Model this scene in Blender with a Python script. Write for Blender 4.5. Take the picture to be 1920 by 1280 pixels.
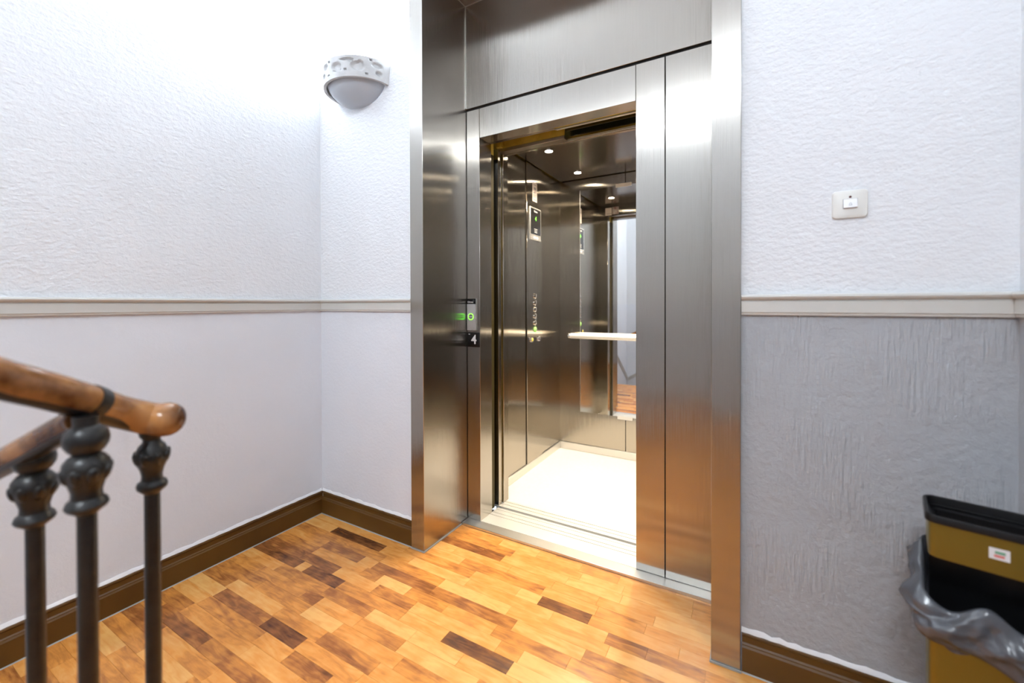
import bpy, bmesh, math, random
from mathutils import Vector, Matrix, noise as mnoise

for o in list(bpy.data.objects):
    bpy.data.objects.remove(o, do_unlink=True)
scene = bpy.context.scene
COL = scene.collection
PI = math.pi

# ------------------------------------------------------------------ camera
cam_data = bpy.data.cameras.new('camera')
cam = bpy.data.objects.new('camera', cam_data)
COL.objects.link(cam)
scene.camera = cam
yaw, pitch, roll = math.radians(30.014), math.radians(0.437), math.radians(-0.154)
Fw = Vector((-math.sin(yaw) * math.cos(pitch), math.cos(yaw) * math.cos(pitch), -math.sin(pitch)))
Rt = Vector((math.cos(yaw), math.sin(yaw), 0))
Up = Rt.cross(Fw)
Rt, Up = (math.cos(roll) * Rt + math.sin(roll) * Up, -math.sin(roll) * Rt + math.cos(roll) * Up)
rot = Matrix((Rt, Up, -Fw)).transposed()
cam.matrix_world = Matrix.Translation((2.0551, -1.5041, 1.1501)) @ rot.to_4x4()
cam_data.sensor_width = 36
cam_data.lens = 796.07 * 36 / 1920
cam_data.shift_x = (960 - 951.9) / 1920
cam_data.shift_y = -(640 - 575.68) / 1920
cam_data.clip_start = 0.02
cam_data.dof.use_dof = True
cam_data.dof.focus_distance = 1.95
cam_data.dof.aperture_fstop = 1.5

# ------------------------------------------------------------------ world, exposure
scene.view_settings.view_transform = 'Standard'
scene.view_settings.look = 'None'
scene.view_settings.gamma = 1
scene.view_settings.exposure = 1.32
scene.view_settings.use_curve_mapping = False
world = bpy.data.worlds.new('world')
scene.world = world
world.use_nodes = True
bg = world.node_tree.nodes['Background']
bg.inputs['Color'].default_value = (0.75, 0.87, 1.0, 1)
bg.inputs['Strength'].default_value = 0.6


def area_light(name, loc, direction, sx, sy, watts, colour):
    d = bpy.data.lights.new(name, 'AREA')
    d.shape = 'RECTANGLE'; d.size = sx; d.size_y = sy; d.energy = watts; d.color = colour
    o = bpy.data.objects.new(name, d); COL.objects.link(o)
    o.location = loc
    o.rotation_euler = Vector(direction).to_track_quat('-Z', 'Y').to_euler()
    return o


# light of the long tube lamp high on the rear wall (the lamp itself is built below)
area_light('tube_lamp_glow', (1.66, -3.255, 3.285), (-0.38, 0.80, -0.46), 1.5, 0.05, 31, (0.84, 0.925, 1.0))
LAMP_WATTS = 62.0
CAR_WATTS = 25.0

# ------------------------------------------------------------------ materials
def new_mat(name):
    m = bpy.data.materials.new(name); m.use_nodes = True
    nt = m.node_tree
    b = nt.nodes['Principled BSDF']
    return m, nt, b


def simple(name, col, rough=0.5, metal=0.0, emit=None, estr=0.0, spec=0.5, coat=0.0):
    m, nt, b = new_mat(name)
    b.inputs['Base Color'].default_value = (*col, 1)
    b.inputs['Roughness'].default_value = rough
    b.inputs['Metallic'].default_value = metal
    b.inputs['Specular IOR Level'].default_value = spec
    b.inputs['Coat Weight'].default_value = coat
    if emit:
        b.inputs['Emission Color'].default_value = (*emit, 1)
        b.inputs['Emission Strength'].default_value = estr
    return m


def noise(nt, scale, detail=3, rough=0.5, vec=None, stretch=None):
    n = nt.nodes.new('ShaderNodeTexNoise')
    n.inputs['Scale'].default_value = scale
    n.inputs['Detail'].default_value = detail
    n.inputs['Roughness'].default_value = rough
    if vec is None:
        tc = nt.nodes.new('ShaderNodeTexCoord'); vec = tc.outputs['Object']
    if stretch:
        mp = nt.nodes.new('ShaderNodeMapping')
        mp.inputs['Scale'].default_value = stretch
        nt.links.new(vec, mp.inputs['Vector']); vec = mp.outputs['Vector']
    nt.links.new(vec, n.inputs['Vector'])
    return n


def math_node(nt, op, a, b=None):
    n = nt.nodes.new('ShaderNodeMath'); n.operation = op
    for i, v in enumerate((a, b)):
        if v is None: continue
        if isinstance(v, (int, float)): n.inputs[i].default_value = v
        else: nt.links.new(v, n.inputs[i])
    return n.outputs[0]


def plaster(name, col, kind):
    m, nt, b = new_mat(name)
    b.inputs['Roughness'].default_value = 0.75
    b.inputs['Specular IOR Level'].default_value = 0.25
    n0 = noise(nt, 3.0, 4)
    ramp = nt.nodes.new('ShaderNodeValToRGB')
    ramp.color_ramp.elements[0].position = 0.25; ramp.color_ramp.elements[1].position = 0.75
    ramp.color_ramp.elements[0].color = (*[c * 0.955 for c in col], 1)
    ramp.color_ramp.elements[1].color = (*col, 1)
    nt.links.new(n0.outputs['Fac'], ramp.inputs['Fac'])
    nt.links.new(ramp.outputs['Color'], b.inputs['Base Color'])
    if kind == 'drop':          # small sprayed droplets, a little wider than tall
        a = noise(nt, 62, 2, 0.45, stretch=(0.8, 0.8, 1.35))
        c = noise(nt, 150, 2, 0.5)
        h = math_node(nt, 'ADD', a.outputs['Fac'], math_node(nt, 'MULTIPLY', c.outputs['Fac'], 0.35))
        dist, strg = 0.006, 0.58
    elif kind == 'comb':        # combed downwards, lumps and patches of smooth filler
        a = noise(nt, 120, 2, 0.5, stretch=(1, 1, 0.09))
        c = noise(nt, 48, 3, 0.55)
        p = noise(nt, 3.2, 2)
        pr_ = nt.nodes.new('ShaderNodeValToRGB')
        pr_.color_ramp.elements[0].position = 0.42; pr_.color_ramp.elements[1].position = 0.58
        nt.links.new(p.outputs['Fac'], pr_.inputs['Fac'])
        h = math_node(nt, 'ADD', math_node(nt, 'MULTIPLY', a.outputs['Fac'], pr_.outputs['Color']),
                      math_node(nt, 'MULTIPLY', c.outputs['Fac'], 0.7))
        dist, strg = 0.008, 0.75
    else:                       # worn fine grain
        a = noise(nt, 70, 4, 0.6)
        c = noise(nt, 14, 3, 0.5)
        h = math_node(nt, 'ADD', a.outputs['Fac'], math_node(nt, 'MULTIPLY', c.outputs['Fac'], 0.8))
        dist, strg = 0.005, 0.30
    bp = nt.nodes.new('ShaderNodeBump')
    bp.inputs['Distance'].default_value = dist; bp.inputs['Strength'].default_value = strg
    nt.links.new(h, bp.inputs['Height']); nt.links.new(bp.outputs['Normal'], b.inputs['Normal'])
    return m


def brushed(name, col=(0.44, 0.415, 0.38), rough=0.215, aniso=1.0, grain=0.0, axis=(0.03, 0.02, 1)):
    """steel brushed along `axis`: highlights are drawn out across the grain"""
    m, nt, b = new_mat(name)
    b.inputs['Metallic'].default_value = 1
    b.inputs['Anisotropic'].default_value = aniso
    g = nt.nodes.new('ShaderNodeNewGeometry')
    cr = nt.nodes.new('ShaderNodeVectorMath'); cr.operation = 'CROSS_PRODUCT'
    cr.inputs[0].default_value = axis
    nt.links.new(g.outputs['True Normal'], cr.inputs[1])
    nt.links.new(cr.outputs[0], b.inputs['Tangent'])
    st = (1, 1, 0.012) if axis[2] > 0.5 else (0.012, 1, 1)
    n = noise(nt, 420, 3, 0.6, stretch=st)
    n2 = noise(nt, 2.4, 3, 0.5)
    ramp = nt.nodes.new('ShaderNodeValToRGB')
    ramp.color_ramp.elements[0].color = (*[c * 0.93 for c in col], 1)
    ramp.color_ramp.elements[1].color = (*[min(1, c * 1.05) for c in col], 1)
    nt.links.new(n.outputs['Fac'], ramp.inputs['Fac'])
    nt.links.new(ramp.outputs['Color'], b.inputs['Base Color'])
    r = math_node(nt, 'ADD', math_node(nt, 'MULTIPLY', n.outputs['Fac'], grain),
                  math_node(nt, 'ADD', math_node(nt, 'MULTIPLY', n2.outputs['Fac'], 0.03), rough - 0.015))
    nt.links.new(r, b.inputs['Roughness'])
    # the grain itself: fine ridges that tip the surface sideways
    sub = math_node(nt, 'MULTIPLY', math_node(nt, 'SUBTRACT', noise(nt, 900, 2, 0.6, stretch=(1, 1, 0.006) if axis[2] > 0.5 else (0.006, 1, 1)).outputs['Fac'], 0.5), 0.42)
    sc = nt.nodes.new('ShaderNodeVectorMath'); sc.operation = 'SCALE'
    nt.links.new(cr.outputs[0], sc.inputs[0]); nt.links.new(sub, sc.inputs['Scale'])
    ad = nt.nodes.new('ShaderNodeVectorMath'); ad.operation = 'ADD'
    nt.links.new(g.outputs['Normal'], ad.inputs[0]); nt.links.new(sc.outputs[0], ad.inputs[1])
    nm = nt.nodes.new('ShaderNodeVectorMath'); nm.operation = 'NORMALIZE'
    nt.links.new(ad.outputs[0], nm.inputs[0]); nt.links.new(nm.outputs[0], b.inputs['Normal'])
    return m


def parquet():
    m, nt, b = new_mat('parquet_strip')
    tc = nt.nodes.new('ShaderNodeTexCoord')
    at = nt.nodes.new('ShaderNodeAttribute'); at.attribute_type = 'OBJECT'; at.attribute_name = 'tone'
    info = nt.nodes.new('ShaderNodeObjectInfo')
    off = nt.nodes.new('ShaderNodeVectorMath'); off.operation = 'SCALE'
    off.inputs[0].default_value = (31, 17, 9)
    nt.links.new(info.outputs['Random'], off.inputs['Scale'])
    add = nt.nodes.new('ShaderNodeVectorMath'); add.operation = 'ADD'
    nt.links.new(tc.outputs['Object'], add.inputs[0]); nt.links.new(off.outputs[0], add.inputs[1])
    n1 = noise(nt, 8, 3, 0.5, vec=add.outputs[0], stretch=(1, 5.5, 1)); n1.inputs['Distortion'].default_value = 1.1
    n2 = noise(nt, 60, 3, 0.6, vec=add.outputs[0], stretch=(0.5, 8, 1))
    n3 = noise(nt, 16, 2, 0.5, vec=add.outputs[0])
    t = math_node(nt, 'ADD', at.outputs['Fac'],
                  math_node(nt, 'MULTIPLY', math_node(nt, 'SUBTRACT', n1.outputs['Fac'], 0.5), 0.75))
    t = math_node(nt, 'ADD', t, math_node(nt, 'MULTIPLY', math_node(nt, 'SUBTRACT', n2.outputs['Fac'], 0.5), 0.16))
    t = math_node(nt, 'ADD', t, math_node(nt, 'MULTIPLY', math_node(nt, 'SUBTRACT', n3.outputs['Fac'], 0.5), 0.45))
    ramp = nt.nodes.new('ShaderNodeValToRGB')
    cr = ramp.color_ramp
    cr.elements[0].position = 0.0; cr.elements[0].color = (0.085, 0.028, 0.010, 1)
    cr.elements[1].position = 1.0; cr.elements[1].color = (0.80, 0.43, 0.135, 1)
    e = cr.elements.new(0.30); e.color = (0.31, 0.110, 0.030, 1)
    e = cr.elements.new(0.62); e.color = (0.69, 0.28, 0.058, 1)
    nt.links.new(t, ramp.inputs['Fac'])
    nt.links.new(ramp.outputs['Color'], b.inputs['Base Color'])
    b.inputs['Roughness'].default_value = 0.22
    b.inputs['Specular IOR Level'].default_value = 0.5
    bp = nt.nodes.new('ShaderNodeBump'); bp.inputs['Distance'].default_value = 0.001
    bp.inputs['Strength'].default_value = 0.10
    nt.links.new(n2.outputs['Fac'], bp.inputs['Height']); nt.links.new(bp.outputs['Normal'], b.inputs['Normal'])
    return m


def mottled(name, c0, c1, scale, rough=0.5, metal=0.0, stretch=None, bump=0.0, lo=0.3, hi=0.7):
    m, nt, b = new_mat(name)
    n = noise(nt, scale, 4, 0.6, stretch=stretch)
    ramp = nt.nodes.new('ShaderNodeValToRGB')
    ramp.color_ramp.elements[0].position = lo; ramp.color_ramp.elements[1].position = hi
    ramp.color_ramp.elements[0].color = (*c0, 1); ramp.color_ramp.elements[1].color = (*c1, 1)
    nt.links.new(n.outputs['Fac'], ramp.inputs['Fac'])
    nt.links.new(ramp.outputs['Color'], b.inputs['Base Color'])
    b.inputs['Roughness'].default_value = rough; b.inputs['Metallic'].default_value = metal
    if bump:
        bp = nt.nodes.new('ShaderNodeBump'); bp.inputs['Distance'].default_value = 0.003
        bp.inputs['Strength'].default_value = bump
        nt.links.new(n.outputs['Fac'], bp.inputs['Height']); nt.links.new(bp.outputs['Normal'], b.inputs['Normal'])
    return m


M = dict(
    white=plaster('white_droplet_plaster', (0.775, 0.79, 0.815), 'drop'),
    grey=plaster('grey_worn_plaster', (0.75, 0.775, 0.825), 'fine'),
    comb=plaster('shaded_combed_plaster', (0.425, 0.44, 0.465), 'comb'),  # lower right wall: its dimmer light is put into a darker grey
    ceil=simple('ceiling_white', (0.82, 0.82, 0.82), 0.8),
    trim=simple('cream_gloss_paint', (0.60, 0.59, 0.555), 0.35),
    skirt=mottled('brown_gloss_paint', (0.088, 0.038, 0.006), (0.115, 0.052, 0.008), 6, 0.34),
    caulk=simple('white_caulk', (0.82, 0.83, 0.85), 0.6),
    sealant=simple('grey_sealant', (0.35, 0.35, 0.33), 0.5),
    wood=parquet(),
    steel=brushed('brushed_steel'),
    steel_car=brushed('brushed_steel_car', (0.42, 0.385, 0.33), 0.18, 1.0),
    steel_h=brushed('brushed_steel_cross', (0.40, 0.36, 0.32), 0.30, 0.8, axis=(1, 0.03, 0.02)),
    steel_top=simple('satin_steel', (0.42, 0.37, 0.32), 0.16, 1.0),
    alu=simple('satin_aluminium', (0.72, 0.71, 0.68), 0.38, 1.0),
    alu_l=simple('light_aluminium', (0.80, 0.79, 0.75), 0.45, 0.6),
    dark=simple('dark_gap', (0.012, 0.011, 0.010), 0.7),
    zinc=mottled('yellow_zinc', (0.42, 0.30, 0.04), (0.72, 0.55, 0.11), 9, 0.45, 0.25),
    zinc_dark=simple('shaded_zinc', (0.06, 0.045, 0.006), 0.5, 0.5),  # darkened copy of the yellow zinc, shade put into the colour
    chrome=simple('chrome', (0.85, 0.85, 0.85), 0.08, 1.0),
    mirror=simple('mirror_silver', (0.86, 0.86, 0.84), 0.0, 1.0),
    vinyl=mottled('pale_vinyl', (0.71, 0.68, 0.63), (0.76, 0.73, 0.68), 60, 0.5),
    black=simple('black_gloss', (0.008, 0.008, 0.009), 0.18),
    blackp=simple('black_plastic', (0.006, 0.006, 0.007), 0.33, spec=0.35),
    print_white=simple('white_print', (0.78, 0.78, 0.78), 0.5),
    print_grey=simple('grey_print', (0.16, 0.16, 0.17), 0.5),
    card=simple('pink_white_sticker', (0.52, 0.46, 0.43), 0.5),
    grey_plate=simple('grey_plastic_plate', (0.36, 0.355, 0.35), 0.4),
    green=simple('green_led', (0.1, 0.6, 0.05), 0.4, emit=(0.16, 1.0, 0.03), estr=1.6),
    green_btn=simple('green_button', (0.28, 0.45, 0.18), 0.25, emit=(0.3, 0.7, 0.12), estr=0.25),
    yellow_btn=simple('yellow_button', (0.72, 0.62, 0.10), 0.3),
    lens=simple('downlight_lens', (1, 1, 1), 0.5, emit=(1.0, 0.86, 0.66), estr=24),
    bulb=simple('lamp_bulb', (1, 1, 1), 0.5, emit=(0.92, 0.96, 1.0), estr=20),
    plast=mottled('carved_white_plaster', (0.47, 0.475, 0.48), (0.58, 0.585, 0.59), 22, 0.8, bump=0.6),
    bowl=simple('frosted_grey_glass', (0.46, 0.50, 0.55), 0.32),
    switch=simple('ivory_plastic', (0.74, 0.73, 0.69), 0.35),
    switchw=simple('white_plastic', (0.82, 0.83, 0.85), 0.3),
    red=simple('dark_red_lens', (0.10, 0.012, 0.012), 0.25),
    iron=mottled('black_painted_iron', (0.006, 0.0065, 0.0075), (0.020, 0.018, 0.016), 40, 0.30, bump=0.25),
    rail=mottled('varnished_handrail', (0.085, 0.028, 0.009), (0.46, 0.205, 0.066), 9, 0.18, stretch=(1, 1, 1), lo=0.36, hi=0.62),
    gold=simple('brushed_gold', (0.225, 0.185, 0.040), 0.36, 0.85),
    bag=simple('grey_bin_liner', (0.085, 0.09, 0.104), 0.22, 0.0, spec=0.7),
    sticker=simple('white_sticker', (0.75, 0.75, 0.76), 0.4),
    st_red=simple('sticker_red', (0.65, 0.16, 0.15), 0.5),
    st_green=simple('sticker_green', (0.12, 0.34, 0.20), 0.5),
    picture=mottled('printed_picture', (0.16, 0.03, 0.03), (0.45, 0.47, 0.46), 26, 0.4),
)

# ------------------------------------------------------------------ helpers
def tag(o, label=None, cat=None, group=None, kind=None):
    if label: o['label'] = label
    if cat: o['category'] = cat
    if group: o['group'] = group
    if kind: o['kind'] = kind
    return o


def empty(name, loc, label=None, cat=None, kind=None, rz=0):
    o = bpy.data.objects.new(name, None); COL.objects.link(o)
    o.location = loc; o.rotation_euler = (0, 0, rz)
    o.empty_display_size = 0.05
    return tag(o, label, cat, kind=kind)


def wpos(o):
    v = Vector(o.location)
    p = o.parent
    while p:
        v = v + Vector(p.location); p = p.parent
    return v


def mesh_obj(name, bm, mat, parent=None, smooth=False, local=False, kind=None, label=None):
    """world coordinates unless local; the parent's place is subtracted"""
    bmesh.ops.recalc_face_normals(bm, faces=bm.faces[:])
    me = bpy.data.meshes.new(name)
    if parent is not None and not local:
        off = wpos(parent)
        for v in bm.verts: v.co -= off
    bm.to_mesh(me); bm.free()
    mats = mat if isinstance(mat, (list, tuple)) else [mat]
    for mm in mats: me.materials.append(mm)
    if smooth:
        for p in me.polygons: p.use_smooth = True
        if smooth != 'all' and hasattr(me, 'set_sharp_from_angle'):
            me.set_sharp_from_angle(angle=math.radians(38))
    o = bpy.data.objects.new(name, me); COL.objects.link(o)
    if parent is not None: o.parent = parent
    if kind: o['kind'] = kind
    if label: o['label'] = label
    return o


def add_box(bm, lo, hi, mi=0):
    vs = [bm.verts.new((x, y, z)) for z in (lo[2], hi[2]) for y in (lo[1], hi[1]) for x in (lo[0], hi[0])]
    fs = []
    for f in ((0, 2, 3, 1), (4, 5, 7, 6), (0, 1, 5, 4), (2, 6, 7, 3), (0, 4, 6, 2), (1, 3, 7, 5)):
        fc = bm.faces.new([vs[i] for i in f]); fc.material_index = mi; fs.append(fc)
    return vs


def box(name, lo, hi, mat, parent=None, bev=0.0, seg=2, **kw):
    bm = bmesh.new(); add_box(bm, lo, hi)
    if bev:
        bmesh.ops.bevel(bm, geom=bm.edges[:], offset=bev, segments=seg, profile=0.5, affect='EDGES')
    return mesh_obj(name, bm, mat, parent, smooth=bool(bev), **kw)


def add_prism(bm, profile, a, b, frame, caps=True):
    """profile (p,q) swept from a to b; frame(p,q,t) gives a point"""
    r0 = [bm.verts.new(frame(p, q, a)) for p, q in profile]
    r1 = [bm.verts.new(frame(p, q, b)) for p, q in profile]
    n = len(profile)
    for i in range(n):
        bm.faces.new((r0[i], r0[(i + 1) % n], r1[(i + 1) % n], r1[i]))
    if caps:
        bm.faces.new(r0); bm.faces.new(r1)


def prism(name, profile, a, b, frame, mat, parent=None, smooth=False, **kw):
    bm = bmesh.new(); add_prism(bm, profile, a, b, frame)
    return mesh_obj(name, bm, mat, parent, smooth=smooth, **kw)


def add_lathe(bm, prof, centre, n=24, axis='z', arc=2 * PI, a0=0.0):
    closed = abs(arc - 2 * PI) < 1e-6
    cnt = n if closed else n + 1
    rings = []
    cx, cy, cz = centre
    for r, h in prof:
        ring = []
        for i in range(cnt):
            a = a0 + arc * i / n
            u, v = r * math.cos(a), r * math.sin(a)
            p = {'z': (cx + u, cy + v, cz + h), 'x': (cx + h, cy + u, cz + v), 'y': (cx + u, cy + h, cz + v)}[axis]
            ring.append(bm.verts.new(p))
        rings.append(ring)
    for k in range(len(rings) - 1):
        for i in range(n if closed else n):
            j = (i + 1) % cnt
            if not closed and i == n: continue
            bm.faces.new((rings[k][i], rings[k][j], rings[k + 1][j], rings[k + 1][i]))
    if closed:
        if prof[0][0] > 1e-6: bm.faces.new(rings[0])
        if prof[-1][0] > 1e-6: bm.faces.new(rings[-1])
    bmesh.ops.remove_doubles(bm, verts=bm.verts[:], dist=1e-6)


def lathe(name, prof, centre, mat, parent=None, n=24, axis='z', smooth=True, **kw):
    bm = bmesh.new(); add_lathe(bm, prof, centre, n, axis)
    return mesh_obj(name, bm, mat, parent, smooth=smooth, **kw)


def catmull(pts, sub=8):
    P = [Vector(p) for p in pts]
    P = [2 * P[0] - P[1]] + P + [2 * P[-1] - P[-2]]
    out = []
    for i in range(1, len(P) - 2):
        for s in range(sub):
            t = s / sub
            a, b, c, d = P[i - 1], P[i], P[i + 1], P[i + 2]
            out.append(0.5 * ((2 * b) + (c - a) * t + (2 * a - 5 * b + 4 * c - d) * t * t + (3 * b - a - 3 * c + d) * t ** 3))
    out.append(P[-2])
    return out


def add_tube(bm, path, rads, n=16, flat=None):
    """path of Vectors; rads scalar list or (rx, ry) with ry upwards; offset by flat"""
    rings = []
    for i, p in enumerate(path):
        t = (path[min(i + 1, len(path) - 1)] - path[max(i - 1, 0)]).normalized()
        side = t.cross(Vector((0, 0, 1)))
        if side.length < 1e-4: side = Vector((1, 0, 0))
        side.normalize(); up = side.cross(t)
        r = rads[i] if isinstance(rads, list) else rads
        rx, ry = r if isinstance(r, tuple) else (r, r)
        rings.append([bm.verts.new(p + side * rx * math.cos(2 * PI * k / n) + up * ry * math.sin(2 * PI * k / n)) for k in range(n)])
    for a, b in zip(rings, rings[1:]):
        for k in range(n):
            bm.faces.new((a[k], a[(k + 1) % n], b[(k + 1) % n], b[k]))
    bm.faces.new(rings[0]); bm.faces.new(rings[-1])


def tube(name, path, rads, mat, parent=None, n=16, **kw):
    bm = bmesh.new(); add_tube(bm, path, rads, n)
    return mesh_obj(name, bm, mat, parent, smooth=True, **kw)


def text(name, body, size, mat, parent, origin, xdir, ydir, depth=0.0006, align='CENTER', bold=0.0):
    """flat lettering as real mesh, standing on the plane spanned by xdir and ydir"""
    cu = bpy.data.curves.new(name, 'FONT')
    cu.body = body; cu.size = size; cu.extrude = depth; cu.offset = bold
    cu.align_x = align; cu.align_y = 'CENTER'; cu.resolution_u = 3
    tmp = bpy.data.objects.new(name, cu); COL.objects.link(tmp)
    dg = bpy.context.evaluated_depsgraph_get()
    me = bpy.data.meshes.new_from_object(tmp.evaluated_get(dg))
    bpy.data.objects.remove(tmp, do_unlink=True); bpy.data.curves.remove(cu)
    X, Y = Vector(xdir), Vector(ydir); Z = X.cross(Y)
    o0 = Vector(origin) - wpos(parent)
    for v in me.vertices:
        v.co = o0 + X * v.co.x + Y * v.co.y + Z * v.co.z
    me.materials.clear(); me.materials.append(mat)
    o = bpy.data.objects.new(name, me); COL.objects.link(o); o.parent = parent
    return o


# ------------------------------------------------------------------ the place: key measures (metres)
WX, WY, XR = -0.014, 0.014, 2.617       # faces of the left wall, the lift wall, the right wall
C1, C2, C3, C4, YC = 0.661, 0.739, 1.940, 2.023, -0.005    # steel portal
YF = 0.341                              # plane of the landing door frame
OL, OR, S2 = 0.8224, 1.6224, 1.741      # clear opening, joint of the right hand panels
ZS, ZT, ZG, ZC = 0.0127, 2.013, 2.166, 2.717
YREAR, ZCEIL = -3.36, 3.45
ZR0, ZR1 = 1.114, 1.177                 # chair rail
BBH = 0.1226

# ---- walls
def wall(name, quads, mats):
    """quads: (four corners, material index)"""
    bm = bmesh.new()
    for q, mi in quads:
        f = bm.faces.new([bm.verts.new(p) for p in q]); f.material_index = mi
    o = mesh_obj(name, bm, mats)
    o['kind'] = 'structure'
    return o


def slab(name, boxes, mats):
    bm = bmesh.new()
    for lo, hi, mi in boxes: add_box(bm, lo, hi, mi)
    o = mesh_obj(name, bm, mats); o['kind'] = 'structure'
    return o


ZSPLIT = 1.14
slab('wall_left', [((WX - 0.12, YREAR - 0.12, -1.2), (WX, WY + 0.12, ZSPLIT), 0),
                   ((WX - 0.12, YREAR - 0.12, ZSPLIT), (WX, WY + 0.12, ZCEIL), 1)], [M['grey'], M['white']])
slab('wall_back', [((WX, WY, -0.02), (C1 + 0.02, WY + 0.12, ZSPLIT), 0),
                   ((WX, WY, ZSPLIT), (C1 + 0.02, WY + 0.12, ZCEIL), 1),
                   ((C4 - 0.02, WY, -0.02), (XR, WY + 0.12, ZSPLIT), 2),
                   ((C4 - 0.02, WY, ZSPLIT), (XR, WY + 0.12, ZCEIL), 1),
                   ((C1 + 0.02, WY + 0.02, 3.0), (C4 - 0.02, WY + 0.12, ZCEIL), 1)],
     [M['grey'], M['white'], M['comb']])
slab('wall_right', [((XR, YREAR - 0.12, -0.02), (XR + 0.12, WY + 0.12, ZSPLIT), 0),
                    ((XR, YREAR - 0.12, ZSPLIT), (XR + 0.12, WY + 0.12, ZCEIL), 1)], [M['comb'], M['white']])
slab('wall_rear', [((WX, YREAR - 0.12, -1.2), (XR, YREAR, ZSPLIT), 0),
                   ((WX, YREAR - 0.12, ZSPLIT), (XR, YREAR, ZCEIL), 1)], [M['grey'], M['white']])
slab('ceiling', [((WX - 0.12, YREAR - 0.12, ZCEIL), (XR + 0.12, WY + 0.12, ZCEIL + 0.12), 0)], [M['ceil']])

# ---- floor: strip parquet, strips along X, 54 mm wide
floor = box('floor', (WX, -1.32, -0.06), (XR, YF - 0.05, -0.012), M['dark'])
floor['kind'] = 'structure'
ROW, Y0 = 0.054, -0.05
rng = random.Random(11)
fixed = {}
for x0, x1, t, r in ((0.203, 0.550, .08, 0), (0.029, 0.32, .17, 5), (0.373, 0.59, .15, 5), (0.208, 0.525, .30, 10),
                     (0.528, 0.728, .13, 10), (0.10, 0.441, .27, 13), (0.470, 0.783, .44, 13), (0.192, 0.598, .60, 12),
                     (0.602, 0.85, .74, 12), (0.240, 0.598, .62, 14), (0.731, 0.935, .42, 4), (0.703, 0.859, .88, 3),
                     (0.277, 0.529, .36, 2), (0.233, 0.610, .50, 1), (0.613, 0.940, .36, 2), (0.943, 1.262, .95, 1),
                     (1.135, 1.392, .14, 5), (1.340, 1.542, .22, -1), (1.62, 1.754, .34, 0), (1.757, 1.93, .46, 0),
                     (0.967, 1.077, .30, -4), (0.821, 1.033, .92, 6), (0.60, 0.818, .70, 7), (0.764, 1.022, .42, 9),
                     (0.74, 0.931, .36, 11), (0.937, 1.133, .76, 5), (0.0, 0.20, .55, 7), (0.0, 0.19, .45, 9),
                     (0.30, 0.60, .55, 8), (0.60, 0.70, .45, 3), (0.86, 1.05, .55, 3), (0.56, 0.72, .62, 1),
                     (0.02, 0.20, .48, 1), (0.02, 0.27, .33, 4), (0.275, 0.50, .28, 4), (1.40, 1.75, .93, 4), (1.03, 1.33, .85, 7)):
    fixed.setdefault(r, []).append((x0, x1, t))
plank_meshes = {}
rest = bmesh.new()


def row_limits(y_lo, y_hi):
    if y_hi > WY: return (C2 + 0.001, C3 - 0.001)
    return (0.0, XR)


def add_plank(xa, xb, ya, yb, tone):
    cxp, cyp = (xa + xb) / 2, (ya + yb) / 2
    seen = cyp > -1.30 + 0.574 * cxp and not (cxp > 2.05 and cyp > -0.2)
    L, W = round(xb - xa - 0.0005, 4), round(yb - ya - 0.0004, 4)
    if L < 0.01 or W < 0.006: return
    if not seen:
        add_box(rest, (xa, ya, -0.012), (xb, yb, 0.0))
        return
    key = (L, W)
    if key not in plank_meshes:
        bm = bmesh.new()
        add_box(bm, (-L / 2, -W / 2, -0.012), (L / 2, W / 2, 0))
        top = [e for e in bm.edges if all(v.co.z > -1e-5 for v in e.verts)]
        bmesh.ops.bevel(bm, geom=top, offset=0.0003, segments=1, affect='EDGES')
        bmesh.ops.recalc_face_normals(bm, faces=bm.faces[:])
        me = bpy.data.meshes.new('plank'); bm.to_mesh(me); bm.free()
        me.materials.append(M['wood']); plank_meshes[key] = me
    o = bpy.data.objects.new('plank', plank_meshes[key]); COL.objects.link(o)
    o.parent = floor
    o.location = (cxp, cyp, rng.uniform(-0.0003, 0.0002))
    o['tone'] = float(tone)


r_top = -int(math.ceil((0.285 - Y0) / ROW))
for r in range(r_top, 24):
    yb = Y0 - r * ROW; ya = yb - ROW
    yb = min(yb, 0.2848); ya = max(ya, -1.318)
    if yb - ya < 0.004: continue
    segs = []
    if ya < WY < yb: segs = [(ya, min(yb, WY - 0.016), 0.0, XR), (max(ya, YC), yb, C2 + .001, C3 - .001)]
    else: segs = [(ya, yb) + row_limits(ya, yb)]
    for (a, b, xl, xr) in segs:
        if b - a < 0.004: continue
        fx = sorted(f for f in fixed.get(r, []) if f[0] >= xl - 0.05 and f[1] <= xr + 0.05)
        x = xl
        if not fx or fx[0][0] > xl + 0.3: x = xl
        first = True
        while x < xr - 0.01:
            nxt = next((f for f in fx if f[0] > x - 0.02), None)
            if nxt and nxt[0] - x < 0.05:
                e = min(nxt[1], xr); add_plank(x, e, a, b, nxt[2]); fx.remove(nxt); x = e; first = False
                continue
            L = rng.uniform(0.16, 0.40)
            if first: L = rng.uniform(0.08, 0.36); first = False
            e = x + L
            if nxt and e > nxt[0] - 0.07: e = nxt[0]
            if e > xr - 0.06: e = xr
            base = 0.61 + 0.11 * min(1, max(0, (x - 0.3) / 0.8))
            tone = min(0.98, max(0.16, rng.gauss(base, 0.15)))
            add_plank(x, e, a, b, tone); x = e
ro = mesh_obj('plank_field', rest, M['wood'], floor); ro['kind'] = 'stuff'; ro['tone'] = 0.6

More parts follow.
